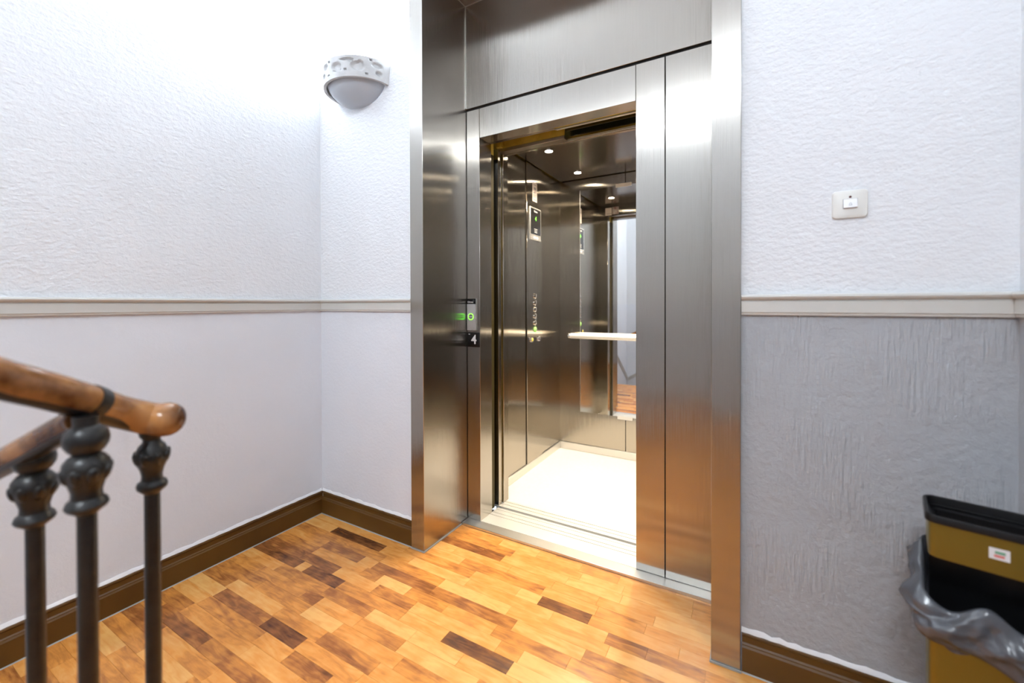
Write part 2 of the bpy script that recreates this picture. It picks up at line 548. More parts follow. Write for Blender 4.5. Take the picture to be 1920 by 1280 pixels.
# floor behind the camera, the dark stair void and the flight going down
slab('floor_landing', [((1.2, YREAR, -0.06), (XR, -1.32, 0.0), 0)], [M['wood']])['tone'] = 0.55
st = empty('stair_flight', (0.6, -2.3, -1.0), kind='structure')
for i in range(4):
    x1 = 1.2 - i * 0.28
    o = box('step', (x1 - 0.30, YREAR, -0.17 * (i + 1) - 0.04), (x1 - (0.002 if i else 0), -1.33, -0.17 * (i + 1)), M['wood'], st); o['tone'] = 0.5
    box('riser', (x1 - 0.02, YREAR, -0.17 * (i + 1)), (x1 - 0.002, -1.33, -0.17 * i - 0.041), M['trim'], st)
o = box('step', (WX, YREAR, -0.9), (0.06, -1.33, -0.72), M['wood'], st); o['tone'] = 0.5

# ---- skirting boards and chair rails
SK = [(0, 0), (0.014, 0), (0.014, 0.078), (0.0105, 0.0835), (0.0100, 0.0865), (0.0055, 0.0905), (0.0055, 0.109), (0.010, 0.114), (0.0085, 0.119), (0.004, BBH), (0, BBH)]
RL = [(0, ZR0), (0.009, ZR0), (0.0105, ZR0 + .003), (0.0105, ZR0 + .006), (0.0135, ZR0 + .009), (0.0135, ZR0 + .041), (0.0105, ZR0 + .043),
      (0.0105, ZR0 + .045), (0.016, ZR0 + .047), (0.021, ZR0 + .051), (0.0225, ZR0 + .056), (0.020, ZR0 + .061), (0.013, ZR1), (0, ZR1)]
fr_left = lambda p, q, t: (WX + p, t, q)
fr_back = lambda p, q, t: (t, WY - p, q)
fr_right = lambda p, q, t: (XR - p, t, q)


def caulk(name, fn, a, b, z, parent):
    bm = bmesh.new(); n = max(4, int(abs(b - a) / 0.02)); rg = random.Random(name + str(a))
    rows = []
    for i in range(n + 1):
        t = a + (b - a) * i / n
        h = 0.011 + rg.uniform(-0.0035, 0.0035); lowz = z - rg.uniform(0.000, 0.0022)
        rows.append([bm.verts.new(fn(p, q, t)) for p, q in ((0.0, lowz), (0.0062, lowz), (0.0045, z + 0.005), (0.0008, z + h), (0, z + h))])
    for r0, r1 in zip(rows, rows[1:]):
        for k in range(5): bm.faces.new((r0[k], r0[(k + 1) % 5], r1[(k + 1) % 5], r1[k]))
    bm.faces.new(rows[0]); bm.faces.new(rows[-1])
    return mesh_obj('caulk', bm, M['caulk'], parent, smooth=True)


def sealant(fn, a, b, parent, p0=0.0142):
    bm = bmesh.new()
    add_prism(bm, [(p0 - 0.001, 0.0), (p0 + 0.0035, 0.0), (p0 + 0.001, 0.003), (p0 - 0.001, 0.0032)], a, b, fn)
    return mesh_obj('sealant', bm, M['sealant'], parent)


bl = prism('baseboard_left', SK, -1.32, WY - 0.0005, fr_left, M['skirt'], smooth=False, kind='structure')
bb = prism('baseboard_back', SK, WX + 0.0145, C1 - 0.0005, fr_back, M['skirt'], smooth=False, kind='structure')
bk = prism('baseboard_back', SK, C4 + 0.004, XR - 0.0145, fr_back, M['skirt'], smooth=False, kind='structure')
br = prism('baseboard_right', SK, -3.3, WY - 0.0005, fr_right, M['skirt'], smooth=False, kind='structure')
caulk('a', fr_left, -1.32, WY - 0.006, BBH, bl); caulk('b', fr_back, WX + 0.006, C1 - 0.001, BBH, bb); caulk('c', fr_back, C4 + 0.002, XR - 0.003, BBH, bk)
sealant(fr_left, -1.30, WY - 0.014, bl); sealant(fr_back, WX + 0.014, C1 - 0.001, bb); sealant(fr_back, C4 + 0.004, XR - 0.015, bk)
prism('trim_1', RL, -1.32, WY - 0.0005, fr_left, M['trim'], smooth=True, kind='structure')
prism('trim_2', RL, WX + 0.0005, C1 - 0.0005, fr_back, M['trim'], smooth=True, kind='structure')
prism('trim_3', RL, C4 + 0.001, XR - 0.0005, fr_back, M['trim'], smooth=True, kind='structure')
prism('trim_4', RL, -3.3, WY - 0.0005, fr_right, M['trim'], smooth=True, kind='structure')
# the rail running down beside the flight, seen in the lift's mirror
def slope_rail(name, z0, z1, ya, yb):
    bm = bmesh.new()
    prof = [(p, q - ZR0) for p, q in RL]
    r0 = [bm.verts.new((WX + p, ya, z0 + q)) for p, q in prof]; r1 = [bm.verts.new((WX + p, yb, z1 + q)) for p, q in prof]
    n = len(prof)
    for i in range(n): bm.faces.new((r0[i], r0[(i + 1) % n], r1[(i + 1) % n], r1[i]))
    bm.faces.new(r0); bm.faces.new(r1)
    return mesh_obj(name, bm, M['trim'], kind='structure')
slope_rail('trim_5', ZR0, -0.30, -1.32, YREAR + 0.001)
bm = bmesh.new()   # and up again along the rear wall
r0 = [bm.verts.new((WX + 0.03, YREAR + p, -0.30 + q - ZR0)) for p, q in RL]; r1 = [bm.verts.new((1.2, YREAR + p, 0.42 + q - ZR0)) for p, q in RL]
for i in range(len(RL)): bm.faces.new((r0[i], r0[(i + 1) % len(RL)], r1[(i + 1) % len(RL)], r1[i]))
mesh_obj('trim_6', bm, M['trim'], kind='structure')

# ------------------------------------------------------------------ steel lift portal
portal = empty('elevator_portal', (1.34, 0.0, 0.0), 'tall brushed steel portal lining the recess around the elevator entrance', 'portal')
def panel(name, lo, hi, mat, parent, bev=0.0012, **kw): return box(name, lo, hi, mat, parent, bev=bev, seg=1, **kw)
panel('jamb_cladding', (C1, YC, 0.004), (C2, YF + 0.02, ZCEIL), M['steel'], portal)
panel('jamb_cladding', (C3, YC, 0.004), (C4, YF + 0.02, ZCEIL), M['steel'], portal)
panel('header_panel', (C2 + 0.002, YF - 0.006, 2.176), (C3 - 0.002, YF + 0.02, ZC + 0.03), M['steel'], portal)
panel('soffit_panel', (C2 + 0.002, YC + 0.004, ZC), (C3 - 0.002, YF - 0.008, ZC + 0.012), M['steel_h'], portal)
panel('fascia_panel', (C2 + 0.001, YC, ZC + 0.002), (C3 - 0.001, YC + 0.004, ZCEIL), M['steel'], portal)
box('shadow_gap', (C2, YF + 0.006, ZG - 0.002), (C3, YF + 0.03, 2.178), M['dark'], portal)
# bright folded edges in the recess corners
box('corner_bead', (C2 + 0.0003, YF - 0.0095, 2.18), (C2 + 0.0035, YF - 0.0062, ZC), M['alu'], portal)
box('corner_bead', (C2 + 0.0003, YC + 0.01, ZC - 0.003), (C2 + 0.003, YF - 0.01, ZC - 0.0002), M['alu'], portal)
box('corner_bead', (C2 + 0.004, YF - 0.0095, ZC - 0.003), (C3 - 0.004, YF - 0.0065, ZC - 0.0002), M['alu'], portal)
# sealant at the feet
bm = bmesh.new()
add_box(bm, (C1 - 0.001, YC - 0.004, 0.0004), (C2 + 0.004, YC - 0.0003, 0.005)); add_box(bm, (C2 + 0.0003, YC, 0.0004), (C2 + 0.005, 0.284, 0.006))
mesh_obj('sealant', bm, M['sealant'], portal)
bm = bmesh.new()
add_box(bm, (C3 - 0.004, YC - 0.005, 0.0004), (C4 + 0.003, YC - 0.0003, 0.006)); add_box(bm, (C3 - 0.004, YC, 0.0004), (C3 - 0.0003, 0.284, 0.005))
mesh_obj('sealant', bm, M['sealant'], portal)

# ------------------------------------------------------------------ landing door frame
frame = empty('landing_door_frame', (1.222, YF, 0.0), 'brushed steel landing door frame around the open elevator doorway', 'door frame')
YB = 0.455
panel('side_strip', (C2 + 0.003, YF, ZS), (OL, YB, ZG), M['steel'], frame)
panel('lintel', (OL + 0.001, YF, ZT), (OR - 0.001, 0.423, ZG), M['steel'], frame)
panel('side_strip', (OR, YF - 0.001, ZS), (S2 - 0.0015, YB, ZG), M['steel'], frame)
panel('infill_panel', (S2 + 0.0015, YF - 0.001, ZS), (C3 - 0.002, YF + 0.02, ZG), M['steel'], frame)
panel('track_cover', (OL + 0.004, 0.424, ZT), (1.204, 0.447, ZT + 0.02), M['steel_h'], frame)
box('door_track', (OL, 0.448, ZT + 0.030), (1.75, 0.462, ZT + 0.075), M['zinc'], frame)
box('door_track', (1.204, 0.428, ZT + 0.002), (1.75, 0.434, ZT + 0.03), M['zinc'], frame)
box('guide_rail', (1.204, 0.441, ZT - 0.002), (1.75, 0.447, ZT + 0.006), M['alu'], frame)
box('guide_rail', (1.204, 0.462, ZT + 0.004), (1.75, 0.468, ZT + 0.014), M['alu'], frame)
box('hanger_plate', (0.70, 0.485, ZT + 0.045), (1.80, 0.490, 2.45), M['zinc'], frame)
box('hanger_plate', (0.70, 0.50, ZT + 0.09), (1.80, 0.56, 2.10 + 0.02), M['zinc'], frame)
box('return_post', (0.765, YB + 0.002, ZS), (0.8035, 0.510, 1.975), M['zinc_dark'], frame)  # one zinc post: shade below and light on top put into its colours
box('return_post', (0.765, YB + 0.002, 1.976), (0.8035, 0.510, 2.30), M['zinc'], frame)
box('shaft_lining', (0.60, YB + 0.002, -0.2), (0.74, 0.53, 2.6), M['dark'], frame)
box('shaft_lining', (1.76, YB + 0.002, -0.2), (1.90, 0.53, 2.6), M['dark'], frame)
box('shaft_lining', (0.60, YB + 0.002, 2.45), (1.90, 0.60, 2.6), M['dark'], frame)
box('shaft_lining', (0.60, YF + 0.03, ZG + 0.004), (1.90, YB - 0.01, 2.6), M['dark'], frame)
# small looped cable at the corner of the track
cab = catmull([(0.800, 0.470, 1.965), (0.803, 0.466, 1.99), (0.806, 0.468, 2.018), (0.822, 0.470, 2.036), (0.838, 0.472, 2.040), (0.852, 0.474, 2.030), (0.868, 0.476, 2.040)], 5)
tube('cable', cab, 0.0016, M['blackp'], frame, n=6)
# sill of the landing
panel('threshold', (C2 + 0.002, 0.2855, -0.01), (C3 - 0.002, YF + 0.004, ZS - 0.001), M['alu'], frame)
def grooved(name, x0, x1, y0, y1, z, grooves, mat, parent):
    ys = [y0]; prof = [(y0, -0.05), (y0, z)]
    for g0, g1 in grooves: prof += [(g0, z), (g0, z - 0.008), (g1, z - 0.008), (g1, z)]
    prof += [(y1, z), (y1, -0.05)]
    return prism(name, prof, x0, x1, lambda p, q, t: (t, p, q), mat, parent)
grooved('door_sill', OL - 0.002, OR + 0.10, YF + 0.0045, 0.516, ZS, ((0.430, 0.435), (0.458, 0.4635), (0.494, 0.4975)), M['alu_l'], frame)
# landing door leaves, slid aside to the right behind the panels
panel('door_leaf', (OR + 0.012, 0.462, 0.02), (1.752, 0.486, ZT + 0.02), M['steel_car'], frame)

# call station on the left strip
cs = box('call_station', (0.7435, YF - 0.006, 1.012), (0.7985, YF - 0.0003, 1.150), M['grey_plate'], frame, bev=0.0012, label='small grey call plate with a green lit ring')
hd = box('header_plate', (0.7435, YF - 0.0062, 1.1505), (0.7985, YF - 0.0003, 1.178), M['black'], cs)
box('edge_strip', (0.799, YF - 0.0055, 1.012), (0.8025, YF - 0.0003, 1.178), M['alu'], cs)
text('maker_name', 'Orona', 0.0135, M['print_white'], cs, (0.7665, YF - 0.0064, 1.1605), (1, 0, 0), (0, 0, 1), 0.0003)
def ring(name, c, r0, r1, mat, parent, axis='y', h=0.0012, n=28, sgn=-1):
    prof = [(r0, 0), (r1, 0), (r1, sgn * h), (r0, sgn * h), (r0, 0)]
    bm = bmesh.new()
    rings = []
    for r, hh in prof[:4]:
        rg_ = []
        for i in range(n):
            a = 2 * PI * i / n; u, v = r * math.cos(a), r * math.sin(a)
            rg_.append(bm.verts.new((c[0] + u, c[1] + hh, c[2] + v) if axis == 'y' else ((c[0] + hh, c[1] + u, c[2] + v) if axis == 'x' else (c[0] + u, c[1] + v, c[2] + hh))))
        rings.append(rg_)
    for k in range(4):
        A, B = rings[k], rings[(k + 1) % 4]
        for i in range(n): bm.faces.new((A[i], A[(i + 1) % n], B[(i + 1) % n], B[i]))
    return mesh_obj(name, bm, mat, parent, smooth=True)
ring('logo_circle', (0.7865, YF - 0.0062, 1.168), 0.0040, 0.0047, M['print_grey'], cs, h=0.0004)
ring('lit_ring', (0.7685, YF - 0.0062, 1.0835), 0.0140, 0.0172, M['green'], cs, h=0.002)
lathe('push_button', [(0.0135, 0), (0.0135, -0.0018), (0.0, -0.0022)], (0.7685, YF - 0.006, 1.0835), M['print_grey'], cs, axis='y')
box('lit_bar', (0.7545, YF - 0.0088, 1.0827), (0.7825, YF - 0.0080, 1.0843), M['print_white'], cs)
fp = box('floor_number_plate', (0.7435, YF - 0.004, 0.924), (0.8215, YF - 0.0003, 1.001), M['black'], frame, bev=0.0006, label='black floor number plate reading 4')
text('floor_digit', '4', 0.068, M['print_white'], fp, (0.786, YF - 0.0043, 0.9615), (1, 0, 0), (0, 0, 1), 0.0004, bold=0.0007)
box('braille_mark', (0.7535, YF - 0.0047, 0.9895), (0.7560, YF - 0.0042, 0.9925), M['print_white'], fp)
box('braille_mark', (0.7585, YF - 0.0047, 0.9895), (0.7610, YF - 0.0042, 0.9925), M['print_white'], fp)

# ------------------------------------------------------------------ the lift car
XL, XRC, YBK, YFR, ZCC = 0.727, 1.767, 1.621, 0.635, 2.108
car = empty('elevator_car', (1.247, 1.12, 0.0), 'open elevator car with brushed steel walls, mirror and pale floor', 'elevator')
box('floor_pan', (XL, 0.615, -0.04), (XRC, YBK, 0.010), M['vinyl'], car, label='pale speckled vinyl floor')
grooved('car_sill', OL - 0.025, 1.72, 0.538, 0.6145, ZS - 0.001, ((0.566, 0.571), (0.596, 0.6015)), M['alu_l'], car)
box('gap_floor', (0.56, 0.36, -0.085), (1.94, 0.60, -0.055), M['dark'], frame)
# left wall in three panels, the middle one carries the controls
panel('wall_panel', (XL - 0.02, YFR, 0.010), (XL, 1.0365, 2.2), M['steel_car'], car)
panel('wall_panel', (XL - 0.02, 1.287, 0.010), (XL, YBK, 2.2), M['steel_car'], car)
panel('wall_panel', (XL - 0.02, YBK, 0.010), (1.2445, YBK + 0.02, 2.2), M['steel_car'], car)
panel('wall_panel', (1.2485, YBK, 0.010), (XRC + 0.02, YBK + 0.02, 2.2), M['steel_car'], car)
panel('wall_panel', (XRC, YFR, 0.010), (XRC + 0.02, 1.12, 2.2), M['steel_car'], car)
panel('wall_panel', (XRC, 1.122, 0.010), (XRC + 0.02, YBK, 2.2), M['steel_car'], car)
box('seam_strip', (1.2446, YBK + 0.006, 0.06), (1.2484, YBK + 0.015, 2.2), M['dark'], car)
box('seam_strip', (XL - 0.018, 1.037, 0.06), (XL - 0.006, 1.0445, 2.2), M['dark'], car)
# front columns and transom of the car
panel('entrance_column', (XL - 0.02, 0.583, 0.012), (0.822, YFR, 2.005), M['steel_car'], car)
panel('entrance_column', (1.640, 0.583, 0.012), (XRC + 0.02, YFR, 2.005), M['steel_car'], car)
box('door_post', (0.70, 0.541, 0.013), (0.8135, 0.574, 2.02), M['steel_car'], car, bev=0.001, seg=1)
box('door_post_edge', (0.70, 0.575, 0.013), (0.808, 0.582, 2.02), M['zinc'], car)
panel('transom', (XL - 0.02, 0.612, 2.006), (XRC + 0.02, YFR + 0.001, 2.2), M['steel_car'], car)
panel('header_cover', (0.80, 0.560, 2.008), (1.205, 0.611, 2.026), M['steel_h'], car)
box('hanger_plate', (0.72, 0.5615, 2.0265), (1.205, 0.566, 2.2), M['zinc'], car)
box('door_track', (1.206, 0.570, 2.05), (1.76, 0.580, 2.115), M['zinc_dark'], car)
box('hanger_bracket', (0.806, 0.535, 2.0265), (0.835, 0.561, 2.06), M['zinc'], car)
box('guide_rail', (1.206, 0.600, 2.008), (1.76, 0.607, 2.018), M['alu'], car)
panel('door_leaf', (OR + 0.012, 0.545, 0.02), (1.752, 0.575, 2.02), M['steel_car'], car)
# bright skirting inside
panel('skirting', (XL + 0.0002, YFR + 0.002, 0.0105), (XL + 0.009, YBK - 0.010, 0.062), M['alu'], car)
panel('skirting', (XL + 0.0002, YBK - 0.0095, 0.0105), (XRC - 0.0002, YBK - 0.0003, 0.064), M['alu'], car)
panel('skirting', (XRC - 0.009, YFR + 0.002, 0.0105), (XRC - 0.0002, YBK - 0.010, 0.062), M['alu'], car)
# hung ceiling with a gap round it
cl = panel('ceiling_panel', (XL + 0.016, YFR + 0.006, ZCC), (XRC - 0.016, YBK - 0.018, ZCC + 0.012), M['steel_top'], car)
box('ceiling_upper', (XL - 0.02, YFR, 2.2), (XRC + 0.02, YBK + 0.02, 2.21), M['dark'], car)
box('ceiling_support', (XL + 0.001, YFR + 0.01, ZCC + 0.020), (XL + 0.03, YBK - 0.002, ZCC + 0.028), M['zinc'], car)
box('ceiling_support', (XL + 0.03, YBK - 0.03, ZCC + 0.020), (XRC - 0.03, YBK - 0.001, ZCC + 0.028), M['zinc'], car)
for lx in (0.947, 1.547):
    for ly in (0.935, 1.439):
        d = ring('downlight', (lx, ly, ZCC - 0.0002), 0.024, 0.035, M['chrome'], car, axis='z', h=0.004)
        lathe('lens', [(0.0, -0.0022), (0.015, -0.0024), (0.0238, -0.0012), (0.0238, -0.0004), (0, -0.0004)], (lx, ly, ZCC), M['lens'], d)
        L = bpy.data.lights.new('downlight_glow', 'SPOT'); L.energy = CAR_WATTS; L.color = (1.0, 0.84, 0.63)
        L.spot_size = math.radians(136); L.spot_blend = 0.75; L.shadow_soft_size = 0.024
        lo_ = bpy.data.objects.new('downlight_glow', L); COL.objects.link(lo_); lo_.location = (lx - 1.247, ly - 1.12, ZCC - 0.012); lo_.parent = car
# mirror with its clips
mi = box('mirror', (0.901, YBK - 0.007, 0.317), (1.594, YBK - 0.0005, 2.017), M['mirror'], car, label='tall frameless mirror')
box('mirror_edge', (0.8985, YBK - 0.0072, 0.3145), (0.9008, YBK - 0.0005, 2.0195), M['alu'], mi)
box('mirror_clip', (1.190, YBK - 0.012, 0.2985), (1.300, YBK - 0.0004, 0.322), M['alu_l'], mi)
box('mirror_clip', (1.178, YBK - 0.012, 2.006), (1.292, YBK - 0.0004, 2.030), M['alu_l'], mi)
# handrail
hr = tube('handrail', [Vector((0.848, 1.552, 0.905)), Vector((1.0, 1.552, 0.905)), Vector((1.646, 1.552, 0.905))], 0.0205, M['alu_l'], car, n=20)
lathe('end_cap', [(0, -0.021), (0.016, -0.020), (0.0208, -0.015), (0.0208, 0), (0.0206, 0.001)], (0.848, 1.552, 0.905), M['chrome'], hr, axis='x')
lathe('end_cap', [(0.0206, -0.001), (0.0208, 0), (0.0208, 0.015), (0.016, 0.020), (0, 0.021)], (1.646, 1.552, 0.905), M['chrome'], hr, axis='x')
for bx_ in (0.985, 1.51):
    lathe('bracket', [(0.008, 0), (0.008, 0.062)], (bx_, 1.552, 0.905), M['chrome'], hr, axis='y', n=12)
# control panel
cp = panel('control_panel', (XL - 0.02, 1.045, 0.010), (XL + 0.007, 1.285, 2.2), M['steel_car'], car, label='tall steel control panel with buttons and display')
XP = XL + 0.007
for k in range(6):
    c = (XP + 0.0002, 1.165, 1.204 - 0.0464 * k)
    lit = k == 5
    lathe('button', [(0.0195, 0), (0.0195, 0.004), (0.0165, 0.006), (0.0135, 0.0045), (0.0135, 0.008), (0.011, 0.0095), (0, 0.0095)], c, M['green_btn'] if lit else M['chrome'], cp, axis='x', n=20)
    box('button_mark', (XP + 0.0100, 1.1615, c[2] - 0.007), (XP + 0.0106, 1.1685, c[2] + 0.007), M['print_grey'], cp)
for yy, mm in ((1.113, 'yellow_btn'), (1.224, 'chrome')):
    c = (XP + 0.0002, yy, 0.903)
    ring('button_bezel', c, 0.0135, 0.0185, M['chrome'], cp, axis='x', h=0.006, sgn=1)
    lathe('button', [(0.013, 0), (0.013, 0.006), (0.010, 0.008), (0, 0.008)], c, M[mm], cp, axis='x', n=18)
ds = box('display', (XP + 0.0002, 1.084, 1.592), (XP + 0.006, 1.252, 1.818), M['alu'], cp, bev=0.001, seg=1)
def on_car(n, y0, y1, z0, z1, mat, d=0.0064): return box(n, (XP + 0.004, y0, z0), (XP + d, y1, z1), mat, ds)
on_car('screen', 1.091, 1.245, 1.632, 1.810, M['black']); on_car('lower_bar', 1.091, 1.245, 1.598, 1.624, M['print_grey'])
text('maker_name', 'Orona', 0.020, M['print_white'], ds, (XP + 0.0067, 1.166, 1.792), (0, 1, 0), (0, 0, 1), 0.0002)
text('lit_digit', '4', 0.044, M['green'], ds, (XP + 0.0067, 1.168, 1.742), (0, 1, 0), (0, 0, 1), 0.0002)
for z_, w_ in ((1.668, .052), (1.657, .04), (1.646, .046)):
    on_car('print_line', 1.168 - w_ / 2, 1.168 + w_ / 2, z_, z_ + 0.0045, M['grey_plate'], 0.0067)
for y0_, y1_ in ((1.135, 1.165), (1.178, 1.203)): on_car('print_line', y0_, y1_, 1.604, 1.618, M['print_white'], 0.0067)
lb = box('notice_label', (XP + 0.0002, 1.129, 1.862), (XP + 0.0012, 1.199, 1.992), M['card'], cp)
for z_, h_, y0_, y1_ in ((1.976, .004, 1.140, 1.185), (1.944, .018, 1.148, 1.184), (1.922, .004, 1.140, 1.176), (1.905, .003, 1.140, 1.186), (1.895, .003, 1.140, 1.180), (1.873, .005, 1.138, 1.190)):
    box('print_line', (XP + 0.0011, y0_, z_), (XP + 0.0015, y1_, z_ + h_), M['print_grey'], lb)
# stickers above the doorway, seen in the mirror
n1 = box('notice_sticker', (0.800, YFR + 0.0012, 2.012), (0.862, YFR + 0.002, 2.085), M['card'], car)
for x_ in (0.815, 0.828, 0.841, 0.852): box('print_line', (x_, YFR + 0.0018, 2.022), (x_ + 0.007, YFR + 0.0024, 2.031), M['print_grey'], n1)
box('picture_sticker', (0.868, YFR + 0.0012, 2.018), (0.930, YFR + 0.002, 2.088), M['picture'], car)

# ------------------------------------------------------------------ wall lamp
def sconce(cx, wy, z0, sgn, label):
    """half-round carved band on a wall; sgn -1: stands out towards -Y"""
    root = empty('wall_lamp', (cx, wy, z0), label, 'lamp')
    RX, RY, H, T = 0.187, 0.180, 0.094, 0.013
    bm = bmesh.new()
    n = 40
    marks = [(0.115, 0.064, .12, .013), (0.10, 0.030, .075, .012), (0.27, 0.047, .14, .022), (0.25, 0.060, .06, .014), (0.355, 0.076, .15, .005), (0.325, 0.070, .05, .006), (0.45, 0.050, .12, .018), (0.445, 0.032, .10, .010), (0.575, 0.066, .085, .014), (0.625, 0.034, .07, .010), (0.70, 0.055, .04, .026), (0.80, 0.05, .09, .02), (0.17, 0.082, .03, .004), (0.37, 0.030, .03, .004), (0.52, 0.078, .03, .004), (0.20, 0.016, .03, .004), (0.54, 0.022, .03, .003)]
    rows = []
    nz = 26
    for i in range(n * 4 + 1):
        a = PI * i / (n * 4)
        col = []
        for j in range(nz + 1):
            h = H * j / nz
            dent = 0
            for (fa, hz, ra, rh) in marks:
                d = math.hypot((a / PI - fa) / ra * 2.4, (h - hz) / rh)
                if d < 1: dent = max(dent, 0.012 * min(1, (1 - d) * 3.0))
            flare = 0.010 * (j / nz)
            col.append(bm.verts.new((cx + (RX + flare - dent) * math.cos(a), wy + sgn * (RY + flare - dent) * math.sin(a), z0 + h)))
        inner = [bm.verts.new((cx + (RX - T) * math.cos(a), wy + sgn * (RY - T) * math.sin(a), z0 + h)) for h in (0, H)]
        rows.append((col, inner))
    for (A, AI), (B, BI) in zip(rows, rows[1:]):
        for j in range(nz): bm.faces.new((A[j], B[j], B[j + 1], A[j + 1]))
        bm.faces.new((AI[0], BI[0], BI[1], AI[1])); bm.faces.new((A[0], B[0], BI[0], AI[0])); bm.faces.new((A[nz], B[nz], BI[1], AI[1]))
    mesh_obj('carved_band', bm, M['plast'], root, smooth=True)
    # bowl below: quarter ellipsoid shell
    bm = bmesh.new(); rows = []
    BX, BY, BZ = 0.1728, 0.1658, 0.113
    for k in range(13):
        ph = PI / 2 * k / 12
        rows.append([bm.verts.new((cx + BX * math.cos(ph) ** 0.9 * math.cos(PI * i / 32) if k < 12 else cx, wy + sgn * (BY * math.cos(ph) ** 0.9 * math.sin(PI * i / 32) if k < 12 else 0.0) + sgn * 0.001,
                                  z0 + 0.045 - BZ * math.sin(ph))) for i in range(33)])
    for A, B in zip(rows, rows[1:]):
        for i in range(32): bm.faces.new((A[i], A[i + 1], B[i + 1], B[i]))
    bmesh.ops.remove_doubles(bm, verts=bm.verts[:], dist=1e-6)
    b_ = mesh_obj('bowl', bm, M['bowl'], root, smooth='all')
    s_ = b_.modifiers.new('thickness', 'SOLIDIFY'); s_.thickness = 0.004
    box('wall_bracket', (cx - 0.05, wy + (0 if sgn > 0 else -0.02), z0 + 0.015), (cx + 0.05, wy + (0.02 if sgn > 0 else 0), z0 + 0.075), M['switch'], root, bev=0.003)
    lathe('lamp_holder', [(0.013, 0.021), (0.013, 0.05)] if sgn > 0 else [(0.013, -0.05), (0.013, -0.021)], (cx, wy, z0 + 0.045), M['switch'], root, axis='y', n=14)
    lathe('bulb', [(0.0, -0.03), (0.015, -0.026), (0.022, -0.012), (0.022, 0.010), (0.012, 0.028), (0, 0.030)], (cx, wy + sgn * 0.078, z0 + 0.045), M['bulb'], root, n=16)
    L = bpy.data.lights.new('lamp_glow', 'POINT'); L.energy = LAMP_WATTS; L.color = (0.82, 0.91, 1.0); L.shadow_soft_size = 0.03
    lo_ = bpy.data.objects.new('lamp_glow', L); COL.objects.link(lo_); lo_.location = (0, sgn * 0.078, 0.080); lo_.parent = root
    return root
sconce(0.322, WY, 2.222, -1, 'half-round wall lamp with carved white plaster band above the chair rail')
tl = empty('tube_lamp', (1.66, YREAR, 3.29), 'long white tube lamp high on the rear wall facing the elevator', 'lamp')
box('housing', (0.88, YREAR + 0.0005, 3.255), (2.44, YREAR + 0.050, 3.325), M['switchw'], tl, bev=0.004)
lathe('tube', [(0.0, -0.75), (0.013, -0.749), (0.013, 0.749), (0.0, 0.75)], (1.66, YREAR + 0.072, 3.285), M['bulb'], tl, axis='x', n=14)
for x_ in (0.895, 2.425): box('end_holder', (x_ - 0.012, YREAR + 0.050, 3.265), (x_ + 0.012, YREAR + 0.088, 3.305), M['switchw'], tl)

# ------------------------------------------------------------------ bell push
bell = empty('bell_switch', (2.290, WY, 1.427), 'ivory bell push plate with red indicator on the white wall', 'switch')
bm = bmesh.new()
def rrect(w, h, r, n=6):
    pts = []
    for cx_, cy_, a0 in ((w / 2 - r, h / 2 - r, 0), (-w / 2 + r, h / 2 - r, PI / 2), (-w / 2 + r, -h / 2 + r, PI), (w / 2 - r, -h / 2 + r, 3 * PI / 2)):
        for k in range(n + 1):
            a = a0 + PI / 2 * k / n; pts.append((cx_ + r * math.cos(a), cy_ + r * math.sin(a)))
    return pts
levels = [(0.080, 0.0780, 0.010, 0.0), (0.080, 0.0780, 0.010, 0.004), (0.0765, 0.0745, 0.010, 0.0075), (0.062, 0.060, 0.009, 0.0098)]
rr = [[bm.verts.new((2.290 + x, WY - d, 1.427 + z)) for x, z in rrect(w, h, r)] for w, h, r, d in levels]
for A, B in zip(rr, rr[1:]):
    for i in range(len(A)): bm.faces.new((A[i], A[(i + 1) % len(A)], B[(i + 1) % len(A)], B[i]))
bm.faces.new(rr[-1]); bm.faces.new(rr[0])
mesh_obj('plate', bm, M['switch'], bell, smooth=True)
box('button_recess', (2.2735, WY - 0.0102, 1.4145), (2.3065, WY - 0.0095, 1.4415), M['grey_plate'], bell)
prof = [(WY - 0.0100, 1.4405), (WY - 0.0125, 1.4405), (WY - 0.0168, 1.4165), (WY - 0.0100, 1.4150)]
bt = prism('button', prof, 2.2748, 2.3052, lambda p, q, t: (t, p, q), M['switchw'], bell)
lathe('indicator', [(0.0032, 0), (0.0032, -0.001), (0, -0.0018)], (2.290, WY - 0.0098, 1.4465), M['red'], bell, axis='y', n=12)
# embossed bell outline on the button
pts = [(-.0034, -.0030), (-.0027, -.0012), (-.0022, .0016), (-.0008, .0034), (.0008, .0034), (.0022, .0016), (.0027, -.0012), (.0034, -.0030), (-.0034, -.0030)]
bm = bmesh.new()
add_tube(bm, [Vector((2.290 + x, WY - 0.0152 - (-0.0022 + z) * -0.18 , 1.4255 + z)) for x, z in pts], 0.00045, 6)
mesh_obj('bell_mark', bm, M['grey_plate'], bt, smooth=True)

# ------------------------------------------------------------------ stair railing in the foreground
rl = empty('stair_railing', (1.10, -1.20, 0.0), 'worn wooden handrails on black iron balusters at the stair head', 'railing')
up = catmull([(1.0950, -1.1320, 0.9335), (1.076, -1.1490, 0.9360), (1.0785, -1.1923, 0.9587), (1.1120, -1.249, 0.9938), (1.1282, -1.3015, 1.0246), (1.1339, -1.3443, 1.0477), (1.1549, -1.4126, 1.0885), (1.165, -1.56, 1.18), (1.17, -1.85, 1.35)], 8)
